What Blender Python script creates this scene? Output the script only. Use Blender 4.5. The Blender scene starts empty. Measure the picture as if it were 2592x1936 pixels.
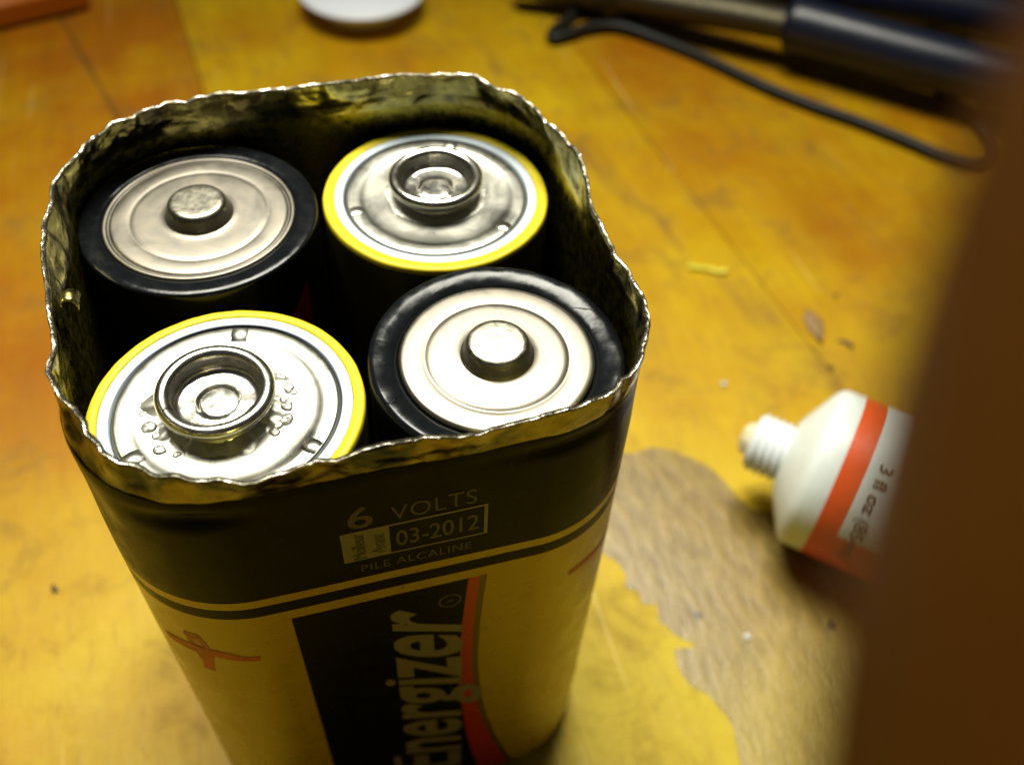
import bpy, bmesh, math, random
from mathutils import Vector, Matrix, noise

# ------------------------------------------------------------------ units: authored in millimetres, cell tops at z = 0, table top at z = -102
S = 0.001
TZ = -102.0
sc = bpy.context.scene
C = sc.collection
rnd = random.Random(7)


def W(x, y, z):
    return Vector((x * S, y * S, (z - TZ) * S))


# ------------------------------------------------------------------ camera
CAM = (-6.709, -94.322, 89.585)
RC = Matrix.Rotation(-0.323717, 3, 'Z') @ Matrix.Rotation(0.706174, 3, 'X') @ Matrix.Rotation(0.067222, 3, 'Z')
cd = bpy.data.cameras.new('camera')
cam = bpy.data.objects.new('camera', cd)
C.objects.link(cam)
cam.matrix_world = Matrix.Translation(W(*CAM)) @ RC.to_4x4()
cd.sensor_width = 36.0
cd.lens = 2412.38 / 2592 * 36.0
cd.clip_start = 0.002
cd.clip_end = 20
cd.dof.use_dof = True
cd.dof.focus_distance = 0.114
cd.dof.aperture_fstop = cd.lens / 1.9
sc.camera = cam

# ------------------------------------------------------------------ light: one shop lamp above and behind the battery, dim room
wd = bpy.data.worlds.new('World')
sc.world = wd
wd.use_nodes = True
bg = wd.node_tree.nodes['Background']
bg.inputs[0].default_value = (1.0, 0.97, 0.92, 1)
bg.inputs[1].default_value = 0.03
ld = bpy.data.lights.new('bench_lamp', 'AREA')
ld.shape = 'RECTANGLE'
ld.size = 0.34
ld.size_y = 0.16
ld.energy = 1.9
ld.spread = math.radians(88)
ld.color = (1.0, 0.97, 0.83)
lamp = bpy.data.objects.new('bench_lamp', ld)
C.objects.link(lamp)
lamp.location = W(18, 200, 450)
lamp.rotation_euler = (W(0, -75, -102) - lamp.location).to_track_quat('-Z', 'Y').to_euler()

sc.view_settings.view_transform = 'Standard'
sc.view_settings.look = 'None'
sc.view_settings.exposure = 0.0
sc.view_settings.gamma = 1.0
sc.render.engine = 'CYCLES'
sc.cycles.use_denoising = True
sc.cycles.max_bounces = 10
sc.cycles.caustics_reflective = False
sc.cycles.caustics_refractive = False
sc.cycles.sample_clamp_indirect = 6.0


# ------------------------------------------------------------------ node helpers
class NT:
    def __init__(s, name):
        s.m = bpy.data.materials.new(name)
        s.m.use_nodes = True
        s.t = s.m.node_tree
        s.b = s.t.nodes['Principled BSDF']

    def n(s, typ, **kw):
        nd = s.t.nodes.new(typ)
        for k, v in kw.items():
            setattr(nd, k, v)
        return nd

    def put(s, sock, v):
        if hasattr(v, 'is_output'):
            s.t.links.new(v, sock)
        elif v is not None:
            sock.default_value = v

    def math(s, op, a, b=None, c=None, clamp=False):
        nd = s.n('ShaderNodeMath', operation=op, use_clamp=clamp)
        s.put(nd.inputs[0], a)
        s.put(nd.inputs[1], b)
        if c is not None:
            s.put(nd.inputs[2], c)
        return nd.outputs[0]

    def mix(s, f, a, b, blend='MIX'):
        nd = s.n('ShaderNodeMix', data_type='RGBA', blend_type=blend)
        s.put(nd.inputs[0], f)
        s.put(nd.inputs[6], a if hasattr(a, 'is_output') else (*a, 1))
        s.put(nd.inputs[7], b if hasattr(b, 'is_output') else (*b, 1))
        return nd.outputs[2]

    def xyz(s, rot=0.0, scale=(1000, 1000, 1000), loc=(0, 0, 0)):
        """object coordinates in millimetres"""
        tc = s.n('ShaderNodeTexCoord')
        mp = s.n('ShaderNodeMapping')
        mp.inputs['Location'].default_value = loc
        mp.inputs['Rotation'].default_value = (0, 0, rot)
        mp.inputs['Scale'].default_value = scale
        s.t.links.new(tc.outputs['Object'], mp.inputs[0])
        return mp.outputs[0]

    def sep(s, v):
        nd = s.n('ShaderNodeSeparateXYZ')
        s.put(nd.inputs[0], v)
        return nd.outputs

    def noise(s, v, scale, detail=3, rough=0.5, dist=0.0):
        nd = s.n('ShaderNodeTexNoise')
        s.put(nd.inputs['Vector'], v)
        nd.inputs['Scale'].default_value = scale
        nd.inputs['Detail'].default_value = detail
        nd.inputs['Roughness'].default_value = rough
        nd.inputs['Distortion'].default_value = dist
        return nd.outputs[0]

    def ramp(s, f, pts):
        nd = s.n('ShaderNodeValToRGB')
        s.put(nd.inputs[0], f)
        e = nd.color_ramp.elements
        while len(e) < len(pts):
            e.new(0.5)
        for el, (p, c) in zip(e, pts):
            el.position = p
            el.color = (*c, 1) if len(c) == 3 else c
        return nd.outputs[0]

    def rng(s, f, a, b, c, d):
        nd = s.n('ShaderNodeMapRange')
        s.put(nd.inputs[0], f)
        for i, v in enumerate((a, b, c, d)):
            nd.inputs[i + 1].default_value = v
        return nd.outputs[0]

    def bump(s, h, dist, strength=1.0, prev=None):
        nd = s.n('ShaderNodeBump')
        nd.inputs['Strength'].default_value = strength
        nd.inputs['Distance'].default_value = dist * S
        s.put(nd.inputs['Height'], h)
        if prev is not None:
            s.put(nd.inputs['Normal'], prev)
        return nd.outputs[0]

    def set(s, **kw):
        names = dict(col='Base Color', rough='Roughness', metal='Metallic', spec='Specular IOR Level', coat='Coat Weight',
                     coatr='Coat Roughness', normal='Normal', sss='Subsurface Weight', aniso='Anisotropic', coatn='Coat Normal')
        for k, v in kw.items():
            if k in ('col',) and not hasattr(v, 'is_output'):
                v = (*v, 1)
            s.put(s.b.inputs[names[k]], v)
        return s


def plain(name, col, rough, metal=0.0, spec=0.5, coat=0.0, bump_scale=None, bump_d=0.05, var=0.12):
    m = NT(name)
    v = m.xyz()
    n = m.noise(v, 0.35, 4)
    lo = tuple(c * (1 - var) for c in col)
    hi = tuple(min(1, c * (1 + var)) for c in col)
    m.set(col=m.mix(n, lo, hi), rough=m.rng(m.noise(v, 0.8, 4), 0.3, 0.7, max(0.02, rough - 0.07), rough + 0.07), metal=metal, spec=spec, coat=coat)
    if bump_scale:
        m.set(normal=m.bump(m.noise(v, bump_scale, 4), bump_d, 0.6))
    return m.m


# ------------------------------------------------------------------ materials
def mat_table():
    m = NT('varnished_wood')
    v = m.xyz()
    x, y, z = m.sep(v)
    g = m.xyz(rot=-0.10, scale=(1000, 110, 1000))          # stretched along the boards
    gf = m.xyz(rot=-0.28, scale=(1000, 230, 1000))
    big = m.noise(v, 0.017, 4, 0.6)
    grain = m.noise(g, 0.11, 6, 0.62, 0.8)
    fine = m.noise(gf, 0.42, 5, 0.65, 0.4)
    oi = m.n('ShaderNodeObjectInfo')
    deep = m.mix(grain, (0.23, 0.068, 0.0), (0.40, 0.140, 0.0005))
    gold = m.mix(grain, (0.40, 0.258, 0.001), (0.60, 0.41, 0.003))
    tone = m.sep(oi.outputs['Color'])[0]
    base = m.mix(m.math('ADD', m.math('MULTIPLY', m.math('SUBTRACT', big, 0.5), 1.9), tone, clamp=True), deep, gold)
    # varnish worn thin and pale where hands and tools rub, this end of the bench
    wearn = m.noise(v, 0.020, 4, 0.6)
    wear = m.math('MULTIPLY', m.rng(y, 95.0, -25.0, 0.0, 1.0), m.rng(wearn, 0.25, 0.62, 0.35, 1.0), clamp=True)
    pale = m.mix(m.math('MULTIPLY_ADD', m.noise(v, 0.22, 5, 0.65), 0.6, m.math('MULTIPLY', fine, 0.4)), (0.38, 0.275, 0.006), (0.70, 0.575, 0.040))
    base = m.mix(m.math('MULTIPLY', wear, 0.8), base, pale)
    base = m.mix(m.rng(fine, 0.52, 0.74, 0.0, 0.40), base, (0.24, 0.12, 0.02))
    # smudges and dirt
    sm = m.noise(v, 0.055, 5, 0.7, 0.6)
    base = m.mix(m.rng(sm, 0.53, 0.72, 0.0, 0.6), base, (0.17, 0.095, 0.018))
    # stain lines that follow the seam on the right-hand side
    seamd = m.math('ABSOLUTE', m.math('ADD', m.math('SUBTRACT', x, 118.0), m.math('MULTIPLY', m.math('SUBTRACT', y, 80.0), 0.30)))
    smn = m.noise(m.xyz(rot=-0.29, scale=(1000, 300, 1000)), 0.10, 4, 0.6)
    base = m.mix(m.math('MULTIPLY', m.rng(seamd, 1.0, 7.0, 0.7, 0.0), m.rng(smn, 0.45, 0.65, 0.0, 1.0)), base, (0.20, 0.10, 0.02))
    # open pores along the grain and a few stray scratches
    pores = m.noise(m.xyz(rot=-0.12, scale=(1000, 55, 1000)), 1.1, 3, 0.6, 0.3)
    base = m.mix(m.rng(pores, 0.60, 0.72, 0.0, 0.24), base, (0.13, 0.065, 0.010))
    scr = m.noise(m.xyz(rot=0.75, scale=(1000, 14, 1000)), 0.55, 2, 0.5, 0.15)
    scr2 = m.noise(m.xyz(rot=-0.95, scale=(1000, 18, 1000)), 0.45, 2, 0.5, 0.15)
    scm = m.math('MAXIMUM', m.rng(scr, 0.70, 0.74, 0.0, 1.0), m.rng(scr2, 0.71, 0.75, 0.0, 1.0))
    base = m.mix(m.math('MULTIPLY', scm, 0.45), base, (0.75, 0.60, 0.22))
    # small dark specks
    vo = m.n('ShaderNodeTexVoronoi')
    vo.inputs['Scale'].default_value = 0.075
    m.put(vo.inputs['Vector'], v)
    spk = m.math('MULTIPLY', m.math('LESS_THAN', vo.outputs['Distance'], 0.085), m.math('GREATER_THAN', m.sep(vo.outputs['Color'])[0], 0.72))
    base = m.mix(m.math('MULTIPLY', spk, 0.8), base, (0.06, 0.035, 0.012))
    # old crack in the board at the far left: a line through (-52,203) and (-72,276)
    d = m.math('ABSOLUTE', m.math('ADD', m.math('ADD', x, m.math('MULTIPLY', m.math('SUBTRACT', y, 203.0), 0.278)), 52.0))
    d = m.math('ADD', d, m.math('MULTIPLY', m.math('SUBTRACT', m.noise(v, 0.06, 3), 0.5), 2.0))
    crack = m.math('MULTIPLY', m.rng(d, 0.2, 1.4, 1.0, 0.0), m.rng(y, 150, 190, 0, 1), clamp=True)
    base = m.mix(m.math('MULTIPLY', crack, 0.75), base, (0.10, 0.05, 0.008))
    h = m.math('ADD', m.math('MULTIPLY', fine, 0.6), m.math('MULTIPLY', m.noise(v, 0.6, 3), 0.4))
    nrm = m.bump(h, 0.30, 0.7)
    rough = m.math('ADD', m.rng(sm, 0.3, 0.7, 0.38, 0.55), m.math('MULTIPLY', wear, 0.08))
    m.set(col=base, rough=rough, spec=0.2, normal=nrm)
    return m.m


def mat_patch():
    m = NT('bare_worn_wood')
    v = m.xyz()
    g = m.xyz(rot=-0.5, scale=(1000, 300, 1000))
    n1 = m.noise(g, 0.45, 5, 0.65, 0.3)
    n2 = m.noise(v, 0.07, 4, 0.6)
    n3 = m.noise(v, 0.9, 3, 0.6)
    col = m.mix(m.rng(n1, 0.32, 0.68, 0.0, 1.0), (0.10, 0.063, 0.009), (0.30, 0.207, 0.046))
    col = m.mix(m.rng(n2, 0.38, 0.66, 0, 0.6), col, (0.22, 0.135, 0.015))
    col = m.mix(m.rng(n3, 0.6, 0.85, 0, 0.5), col, (0.60, 0.48, 0.22))
    py_ = m.sep(v)[1]
    col = m.mix(m.math('MULTIPLY', m.rng(py_, -12.0, -48.0, 0.0, 0.75), m.rng(m.noise(v, 0.05, 4), 0.35, 0.6, 0.6, 1.0)), col, m.mix(n1, (0.28, 0.195, 0.010), (0.52, 0.40, 0.045)))
    vo = m.n('ShaderNodeTexVoronoi')
    vo.inputs['Scale'].default_value = 0.085
    m.put(vo.inputs['Vector'], v)
    spk = m.math('MULTIPLY', m.math('LESS_THAN', vo.outputs['Distance'], 0.10), m.math('GREATER_THAN', m.sep(vo.outputs['Color'])[1], 0.66))
    col = m.mix(m.math('MULTIPLY', spk, 0.85), col, (0.045, 0.03, 0.018))
    m.set(col=col, rough=0.36, spec=0.5, normal=m.bump(m.math('ADD', n1, m.math('MULTIPLY', n3, 0.5)), 0.22, 0.7))
    return m.m


def mat_label():
    """printed film on the case: local millimetres, x from the case axis, z up from the table"""
    m = NT('printed_label_film')
    v = m.xyz()
    x, y, z0 = m.sep(v)
    z = m.math('ADD', z0, TZ)
    gt = lambda a, b: m.math('GREATER_THAN', a, b)
    lt = lambda a, b: m.math('LESS_THAN', a, b)
    mul = lambda *a: a[0] if len(a) == 1 else m.math('MULTIPLY', a[0], mul(*a[1:]))
    n = m.noise(v, 0.15, 4)
    yellow = m.mix(n, (0.31, 0.215, 0.002), (0.39, 0.272, 0.003))
    black = (0.003, 0.0026, 0.0015)
    band = m.math('MAXIMUM', gt(z, -16.7), mul(lt(z, -18.4), gt(z, -20.8)))
    col = m.mix(band, yellow, black)
    front = mul(lt(y, -22.0), lt(z, -22.9))
    xc = m.math('ADD', x, 0.5)
    zi = m.math('ADD', z, 50.0)
    xin = m.math('MULTIPLY_ADD', m.math('MULTIPLY', zi, zi), 0.0016, 8.0)
    zo = m.math('ADD', z, 45.0)
    kk = m.math('MULTIPLY_ADD', lt(zo, 0.0), 0.0009, 0.0018)
    xout = m.math('MULTIPLY_ADD', m.math('MULTIPLY', zo, zo), kk, 9.85)
    rect = mul(front, gt(xc, -14.0), lt(xc, xin))
    red = mul(front, gt(xc, xin), lt(xc, xout))
    edge = mul(front, gt(xc, xout), lt(xc, m.math('ADD', xout, 1.0)))
    col = m.mix(rect, col, black)
    col = m.mix(red, col, (0.36, 0.018, 0.006))
    col = m.mix(edge, col, (0.10, 0.06, 0.006))
    # scuffs
    sc_ = m.noise(m.xyz(scale=(1000, 1000, 260)), 0.5, 5, 0.7)
    col = m.mix(m.rng(sc_, 0.66, 0.9, 0.0, 0.16), col, (0.45, 0.42, 0.36))
    gold = m.math('MULTIPLY', m.math('SUBTRACT', 1.0, band), m.math('SUBTRACT', 1.0, rect))
    wav = m.noise(m.xyz(scale=(1000, 1000, 420)), 0.10, 3)
    nb = m.bump(wav, 0.25, 0.35)
    nb = m.bump(m.noise(v, 2.2, 3), 0.008, 0.4, nb)
    m.set(col=col, rough=m.rng(m.noise(v, 0.3, 4), 0.3, 0.7, 0.24, 0.38), spec=m.math('MULTIPLY_ADD', gold, 0.30, 0.05), metal=m.math('MULTIPLY', gold, 0.25), normal=nb)
    return m.m


def mat_torn_steel(name, lo, hi, blue):
    m = NT(name)
    v = m.xyz()
    n = m.noise(v, 0.35, 5, 0.6)
    col = m.mix(n, lo, hi)
    st = m.noise(v, 0.22, 5, 0.65, 0.5)
    col = m.mix(m.rng(st, 0.50, 0.66, 0.0, 0.8), col, (0.09, 0.06, 0.025))
    col = m.mix(m.rng(m.noise(v, 0.16, 3, 0.5, 0.3), 0.60 - 0.12 * blue, 0.72 - 0.10 * blue, 0.0, 0.85), col, (0.02, 0.03, 0.10))  # blue reflections painted onto the steel as patches
    nb = m.bump(m.noise(v, 0.26, 2, 0.4, 0.6), 0.8, 0.42)
    nb = m.bump(m.noise(v, 2.4, 3), 0.03, 0.4, nb)
    m.set(col=col, metal=1.0, rough=m.rng(n, 0.3, 0.7, 0.14, 0.34), normal=nb)
    return m.m


def mat_lip():
    m = NT('cut_steel_edge')
    v = m.xyz()
    n = m.noise(v, 0.55, 4, 0.65)
    col = m.ramp(n, [(0.40, (0.05, 0.045, 0.03)), (0.52, (0.20, 0.18, 0.13)), (0.62, (0.62, 0.60, 0.54))])
    m.set(col=col, metal=1.0, rough=m.rng(n, 0.4, 0.65, 0.5, 0.2), normal=m.bump(m.noise(v, 2.2, 3), 0.2, 0.7))
    return m.m


def mat_nickel(name, lo, hi, r0, r1, circ=0.10, stain=0.4):
    """turned plated steel: faint concentric brushing about the cell axis"""
    m = NT(name)
    v = m.xyz()
    x, y, z = m.sep(v)
    r = m.math('SQRT', m.math('ADD', m.math('MULTIPLY', x, x), m.math('MULTIPLY', y, y)))
    cb = m.n('ShaderNodeCombineXYZ')
    m.put(cb.inputs[0], m.math('MULTIPLY', r, 3.2))
    m.put(cb.inputs[1], m.math('MULTIPLY', m.math('ARCTAN2', y, x), 1.2))
    rings = m.noise(cb.outputs[0], 1.0, 5, 0.7)
    sm = m.noise(v, 0.20, 5, 0.6, 0.8)
    col = m.mix(sm, lo, hi)
    col = m.mix(m.rng(sm, 0.50, 0.68, 0.0, stain), col, (hi[0] * 0.86, hi[1] * 0.76, hi[2] * 0.62))
    rg = m.math('ADD', m.rng(sm, 0.3, 0.7, r0, r1), m.math('MULTIPLY', m.math('SUBTRACT', rings, 0.5), 0.12))
    nb = m.bump(rings, 0.03, circ)
    nb = m.bump(m.noise(v, 2.5, 4, 0.6), 0.02, 0.25, nb)
    m.set(col=col, metal=1.0, rough=rg, normal=nb)
    return m.m


def mat_wrap(name, col, rough, bumpd=0.25, scale=0.28, coat=0.4, dust=0.0, printed=None):
    m = NT(name)
    v = m.xyz()
    n = m.noise(v, 0.5, 4)
    c = m.mix(n, tuple(a * 0.85 for a in col), tuple(min(1, a * 1.12) for a in col))
    if dust:
        c = m.mix(m.rng(m.noise(v, 0.45, 6, 0.75), 0.55, 0.85, 0, dust), c, (0.45, 0.44, 0.40))
    nb = m.bump(m.noise(v, scale, 3, 0.5, 0.6), bumpd, 0.5)
    nb = m.bump(m.noise(v, 1.8, 3), 0.02, 0.4, nb)
    m.set(col=c, spec=0.2, rough=m.rng(n, 0.3, 0.7, rough - 0.04, rough + 0.08), coat=coat, coatr=0.1, normal=nb)
    return m.m


def mat_tube():
    """glue tube: x runs from the nozzle along the axis (mm), z up from the axis"""
    m = NT('glue_tube_print')
    v = m.xyz()
    x, y, z = m.sep(v)
    stripe = m.math('MULTIPLY', m.math('GREATER_THAN', x, 21.4), m.math('LESS_THAN', x, 26.4))
    low = m.math('MULTIPLY', m.math('MULTIPLY', m.math('GREATER_THAN', x, 24.0), m.math('LESS_THAN', z, 4.0)), m.math('LESS_THAN', y, 0.0))
    f = m.math('MAXIMUM', stripe, low)
    n = m.noise(v, 0.2, 5, 0.6)
    white = m.mix(n, (0.58, 0.64, 0.60), (0.72, 0.77, 0.74))
    white = m.mix(m.rng(m.noise(v, 0.5, 5, 0.7), 0.62, 0.75, 0, 0.5), white, (0.45, 0.43, 0.33))
    col = m.mix(f, white, m.mix(n, (0.62, 0.065, 0.008), (0.72, 0.10, 0.015)))
    m.set(col=col, rough=0.38, spec=0.45, normal=m.bump(m.noise(v, 0.18, 3), 0.4, 0.35))
    return m.m


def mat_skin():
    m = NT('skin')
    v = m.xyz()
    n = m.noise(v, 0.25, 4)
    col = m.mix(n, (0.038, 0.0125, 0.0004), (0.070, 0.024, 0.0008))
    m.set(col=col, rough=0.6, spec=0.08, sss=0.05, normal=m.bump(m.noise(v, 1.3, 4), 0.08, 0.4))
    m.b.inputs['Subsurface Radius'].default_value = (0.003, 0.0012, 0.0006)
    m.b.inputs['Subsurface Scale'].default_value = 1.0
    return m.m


M = dict(
    table=mat_table(), patch=mat_patch(), label=mat_label(), torn=mat_torn_steel('torn_inner_tinted', (0.30, 0.265, 0.07), (0.68, 0.62, 0.22), 0.0),  # torn: yellow reflected off the cells is painted into the inner steel tint
    torn_out=mat_torn_steel('torn_outer_steel', (0.12, 0.098, 0.045), (0.30, 0.25, 0.13), 1.0), lip=mat_lip(),
    cap=mat_nickel('plated_cap', (0.15, 0.138, 0.114), (0.235, 0.217, 0.185), 0.36, 0.46),
    nub=plain('plated_nub', (0.24, 0.225, 0.18), 0.34, metal=1.0, bump_scale=1.6, bump_d=0.06),
    plate=mat_nickel('bright_plate', (0.25, 0.246, 0.215), (0.38, 0.376, 0.338), 0.26, 0.40, 0.14, 0.2),
    ring=mat_nickel('bright_ring', (0.50, 0.485, 0.42), (0.66, 0.645, 0.58), 0.14, 0.26, 0.05, 0.1),
    solder=plain('solder', (0.40, 0.395, 0.35), 0.46, metal=1.0, bump_scale=0.9, bump_d=0.2),
    dark_body=plain('dark_cell_body', (0.05, 0.042, 0.006), 0.35),
    black_wrap=mat_wrap('black_shrink_wrap', (0.005, 0.006, 0.007), 0.16, 0.22, 0.12, 0.0, 0.025),
    yellow_wrap=mat_wrap('yellow_wrap', (0.62, 0.50, 0.016), 0.44, 0.10, 0.3, 0.0, 0.05),
    white_ring=plain('white_insulator', (0.50, 0.575, 0.63), 0.6, spec=0.25, var=0.04),
    print_grey=plain('grey_print', (0.135, 0.118, 0.11), 0.36, var=0.08),
    print_small=plain('dim_grey_print', (0.075, 0.062, 0.058), 0.4, spec=0.2, var=0.25),
    print_black=plain('black_print', (0.012, 0.010, 0.006), 0.35),
    red_print=plain('red_print', (0.30, 0.02, 0.01), 0.35),
    marker=plain('red_marker', (0.40, 0.035, 0.005), 0.5, var=0.5),
    inner=plain('tinted_steel_inside', (0.50, 0.43, 0.07), 0.27, metal=1.0, bump_scale=0.2, bump_d=0.4),  # yellow reflection of the cells put into the base colour
    tube=mat_tube(), neck=plain('white_nozzle', (0.66, 0.71, 0.73), 0.35, var=0.04),
    glue=plain('dried_glue', (0.66, 0.60, 0.40), 0.3), tube_ink=plain('tube_ink', (0.10, 0.08, 0.05), 0.5),
    cable=plain('black_rubber', (0.012, 0.012, 0.009), 0.5, spec=0.3, var=0.3, bump_scale=0.8, bump_d=0.1),
    blue=plain('blue_plastic_grip', (0.006, 0.009, 0.024), 0.36, var=0.2), steel=plain('tool_steel', (0.085, 0.075, 0.05), 0.5, metal=1.0),
    white=plain('white_plastic', (0.80, 0.84, 0.92), 0.4, var=0.05), orange=plain('orange_card', (0.50, 0.14, 0.004), 0.5),
    yellow_bit=plain('yellow_plastic', (0.68, 0.60, 0.02), 0.35), flake=plain('brown_flake', (0.25, 0.15, 0.05), 0.55, var=0.35, bump_scale=0.6, bump_d=0.2),
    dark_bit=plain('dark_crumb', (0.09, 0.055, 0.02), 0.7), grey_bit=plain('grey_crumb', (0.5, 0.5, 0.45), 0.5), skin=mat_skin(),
    nail=plain('fingernail', (0.55, 0.33, 0.26), 0.3), under=plain('table_underlay', (0.05, 0.03, 0.012), 0.8),
)


# ------------------------------------------------------------------ object helpers
def tag(o, label=None, cat=None, group=None, kind=None):
    for k, v in (('label', label), ('category', cat), ('group', group), ('kind', kind)):
        if v:
            o[k] = v
    return o


def thing(name, at, label, cat, rotz=0.0, group=None):
    o = bpy.data.objects.new(name, None)
    C.objects.link(o)
    o.empty_display_size = 0.01
    o.location = W(*at)
    o.rotation_euler = (0, 0, rotz)
    return tag(o, label, cat, group)


def mesh(name, vs, fs, mat, parent=None, smooth=True, mats=None, idx=None):
    """vertices in millimetres relative to the parent's origin"""
    me = bpy.data.meshes.new(name)
    me.from_pydata([(v[0] * S, v[1] * S, v[2] * S) for v in vs], [], fs)
    for m in (mats or [mat]):
        me.materials.append(M[m])
    if idx:
        me.polygons.foreach_set('material_index', idx)
    me.polygons.foreach_set('use_smooth', [smooth] * len(me.polygons))
    me.update()
    o = bpy.data.objects.new(name, me)
    C.objects.link(o)
    if parent:
        o.parent = parent
    return o


def edge_split(o, ang=35):
    bm = bmesh.new()
    bm.from_mesh(o.data)
    for e in bm.edges:
        if len(e.link_faces) == 2 and e.calc_face_angle(0) > math.radians(ang):
            e.smooth = False
    bm.to_mesh(o.data)
    bm.free()
    return o


def lathe(prof, n=96, cx=0, cy=0, wob=None, closed=False):
    vs, fs = [], []
    for (r, z) in prof:
        for i in range(n):
            a = 2 * math.pi * i / n
            rr, zz = (r, z) if wob is None else wob(r, z, a)
            vs.append((cx + rr * math.cos(a), cy + rr * math.sin(a), zz))
    k = len(prof)
    for j in range(k - 1 + (1 if closed else 0)):
        for i in range(n):
            a, b = j * n + i, j * n + (i + 1) % n
            c, d = ((j + 1) % k) * n + (i + 1) % n, ((j + 1) % k) * n + i
            fs.append((a, b, c, d))
    return vs, fs


def smooth_path(pts, per=8, closed=False):
    P = [Vector(p) for p in pts]
    n = len(P)
    out = []
    for i in range(n if closed else n - 1):
        g = lambda j: P[j % n] if closed else P[max(0, min(n - 1, j))]
        a, b, c, d = g(i - 1), g(i), g(i + 1), g(i + 2)
        for k in range(per):
            t = k / per
            out.append(0.5 * ((2 * b) + (c - a) * t + (2 * a - 5 * b + 4 * c - d) * t * t + (3 * b - a - 3 * c + d) * t ** 3))
    if not closed:
        out.append(P[-1])
    return out


def sweep(pts, rad, n=14, caps=True, flat=1.0):
    vs, fs = [], []
    m = len(pts)
    up = Vector((0, 0, 1))
    for i, p in enumerate(pts):
        t = (pts[min(m - 1, i + 1)] - pts[max(0, i - 1)]).normalized()
        s = t.cross(up)
        s = s.normalized() if s.length > 1e-6 else Vector((1, 0, 0))
        u = s.cross(t).normalized()
        r = rad(i / (m - 1)) if callable(rad) else rad
        for k in range(n):
            a = 2 * math.pi * k / n
            vs.append(tuple(p + s * (math.cos(a) * r) + u * (math.sin(a) * r * flat)))
    for i in range(m - 1):
        for k in range(n):
            fs.append((i * n + k, i * n + (k + 1) % n, (i + 1) * n + (k + 1) % n, (i + 1) * n + k))
    if caps:
        fs.append(tuple(range(n - 1, -1, -1)))
        fs.append(tuple((m - 1) * n + k for k in range(n)))
    return vs, fs


def box(x0, x1, y0, y1, z0, z1):
    v = [(x, y, z) for z in (z0, z1) for y in (y0, y1) for x in (x0, x1)]
    return v, [(0, 2, 3, 1), (4, 5, 7, 6), (0, 1, 5, 4), (2, 6, 7, 3), (0, 4, 6, 2), (1, 3, 7, 5)]


def text2d(body, offset=0.0, shear=0.0, spacing=1.0):
    cu = bpy.data.curves.new('glyphs', 'FONT')
    cu.body = body
    cu.fill_mode = 'FRONT'
    cu.offset = offset
    cu.shear = shear
    cu.space_character = spacing
    cu.resolution_u = 5
    o = bpy.data.objects.new('glyphs', cu)
    C.objects.link(o)
    dg = bpy.context.evaluated_depsgraph_get()
    me = o.evaluated_get(dg).to_mesh()
    vs = [(v.co.x, v.co.y) for v in me.vertices]
    fs = [tuple(p.vertices) for p in me.polygons]
    o.evaluated_get(dg).to_mesh_clear()
    bpy.data.objects.remove(o)
    bpy.data.curves.remove(cu)
    return vs, fs


def nz(x, y, z, f=1.0):
    return noise.noise(Vector((x * f, y * f, z * f)))


# ------------------------------------------------------------------ the bench top: boards with open joints, a worn patch
table = bpy.data.objects.new('table', None)
C.objects.link(table)
tag(table, 'worn varnished wooden bench top of wide golden boards', 'table', kind='structure')
table.location = (0, 0, 0)
seams = [-551, -414, -276, -139, -2, 135.3, 272, 409, 546, 684]
tones = [.35, .3, .25, .12, .58, .42, .5, .4, .5]
for i in range(len(seams) - 1):
    a, b = seams[i] + 0.12, seams[i + 1] - 0.12
    Y0, Y1 = -420, 800
    sl = -0.1
    vs, fs = [], []
    ny = 40
    for j in range(ny + 1):
        y = Y0 + (Y1 - Y0) * j / ny
        wob = 0.15 * nz(i * 9.1, y * 0.02, 0)
        xa, xb = a + sl * y + wob, b + sl * y + wob
        vs += [(xa, y, -18), (xa, y, -0.25), (xa + 0.3, y, 0), (xb - 0.3, y, 0), (xb, y, -0.25), (xb, y, -18)]
    for j in range(ny):
        for k in range(5):
            p = j * 6 + k
            fs.append((p, p + 1, p + 7, p + 6))
    fs = [tuple(reversed(f)) for f in fs]
    o = mesh('board', vs, fs, 'table', table, smooth=False)
    o.color = (tones[i], 0, 0, 1)
v, f = box(-700, 800, -430, 810, -24, -19)
mesh('underlay', v, f, 'under', table, smooth=False)

patch_pts = [(50.9, 8.0), (52, 5.5), (53.8, 3.7), (55.4, -.1), (53.8, -3.8), (56.7, -4.9), (55.9, -8.4), (59.1, -9.3), (58.3, -13), (60.1, -16.4), (63.9, -20.7),
             (58.5, -20.3), (58.5, -25.4), (59.7, -28.6), (62.2, -31.3), (63.4, -34.7), (64.5, -38.4), (63.1, -44.3), (62.7, -46.2), (60, -70), (70, -110), (120, -115),
             (150, -60), (146, -20), (128, -4), (112, 0), (100, 3), (94.5, 6.3), (90.6, 9), (88.9, 12.4), (87.3, 18.1), (85.2, 22.9), (82.2, 26.1), (78.3, 29.6), (73.8, 31.7),
             (68.2, 31.1), (65.5, 32.1), (55, 36), (46, 34), (40, 24), (44, 14)]
pv = []
for i in range(len(patch_pts)):
    a, b = Vector(patch_pts[i]), Vector(patch_pts[(i + 1) % len(patch_pts)])
    k = max(2, int((b - a).length / 0.7))
    for j in range(k):
        p = a.lerp(b, j / k)
        q = noise.noise_vector(Vector((p.x * 0.9, p.y * 0.9, 1))) * 0.35 + noise.noise_vector(Vector((p.x * 0.3, p.y * 0.3, 5))) * 0.3
        pv.append((p.x + q.x, p.y + q.y))
n = len(pv)
cx, cy = 85, -30
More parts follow.
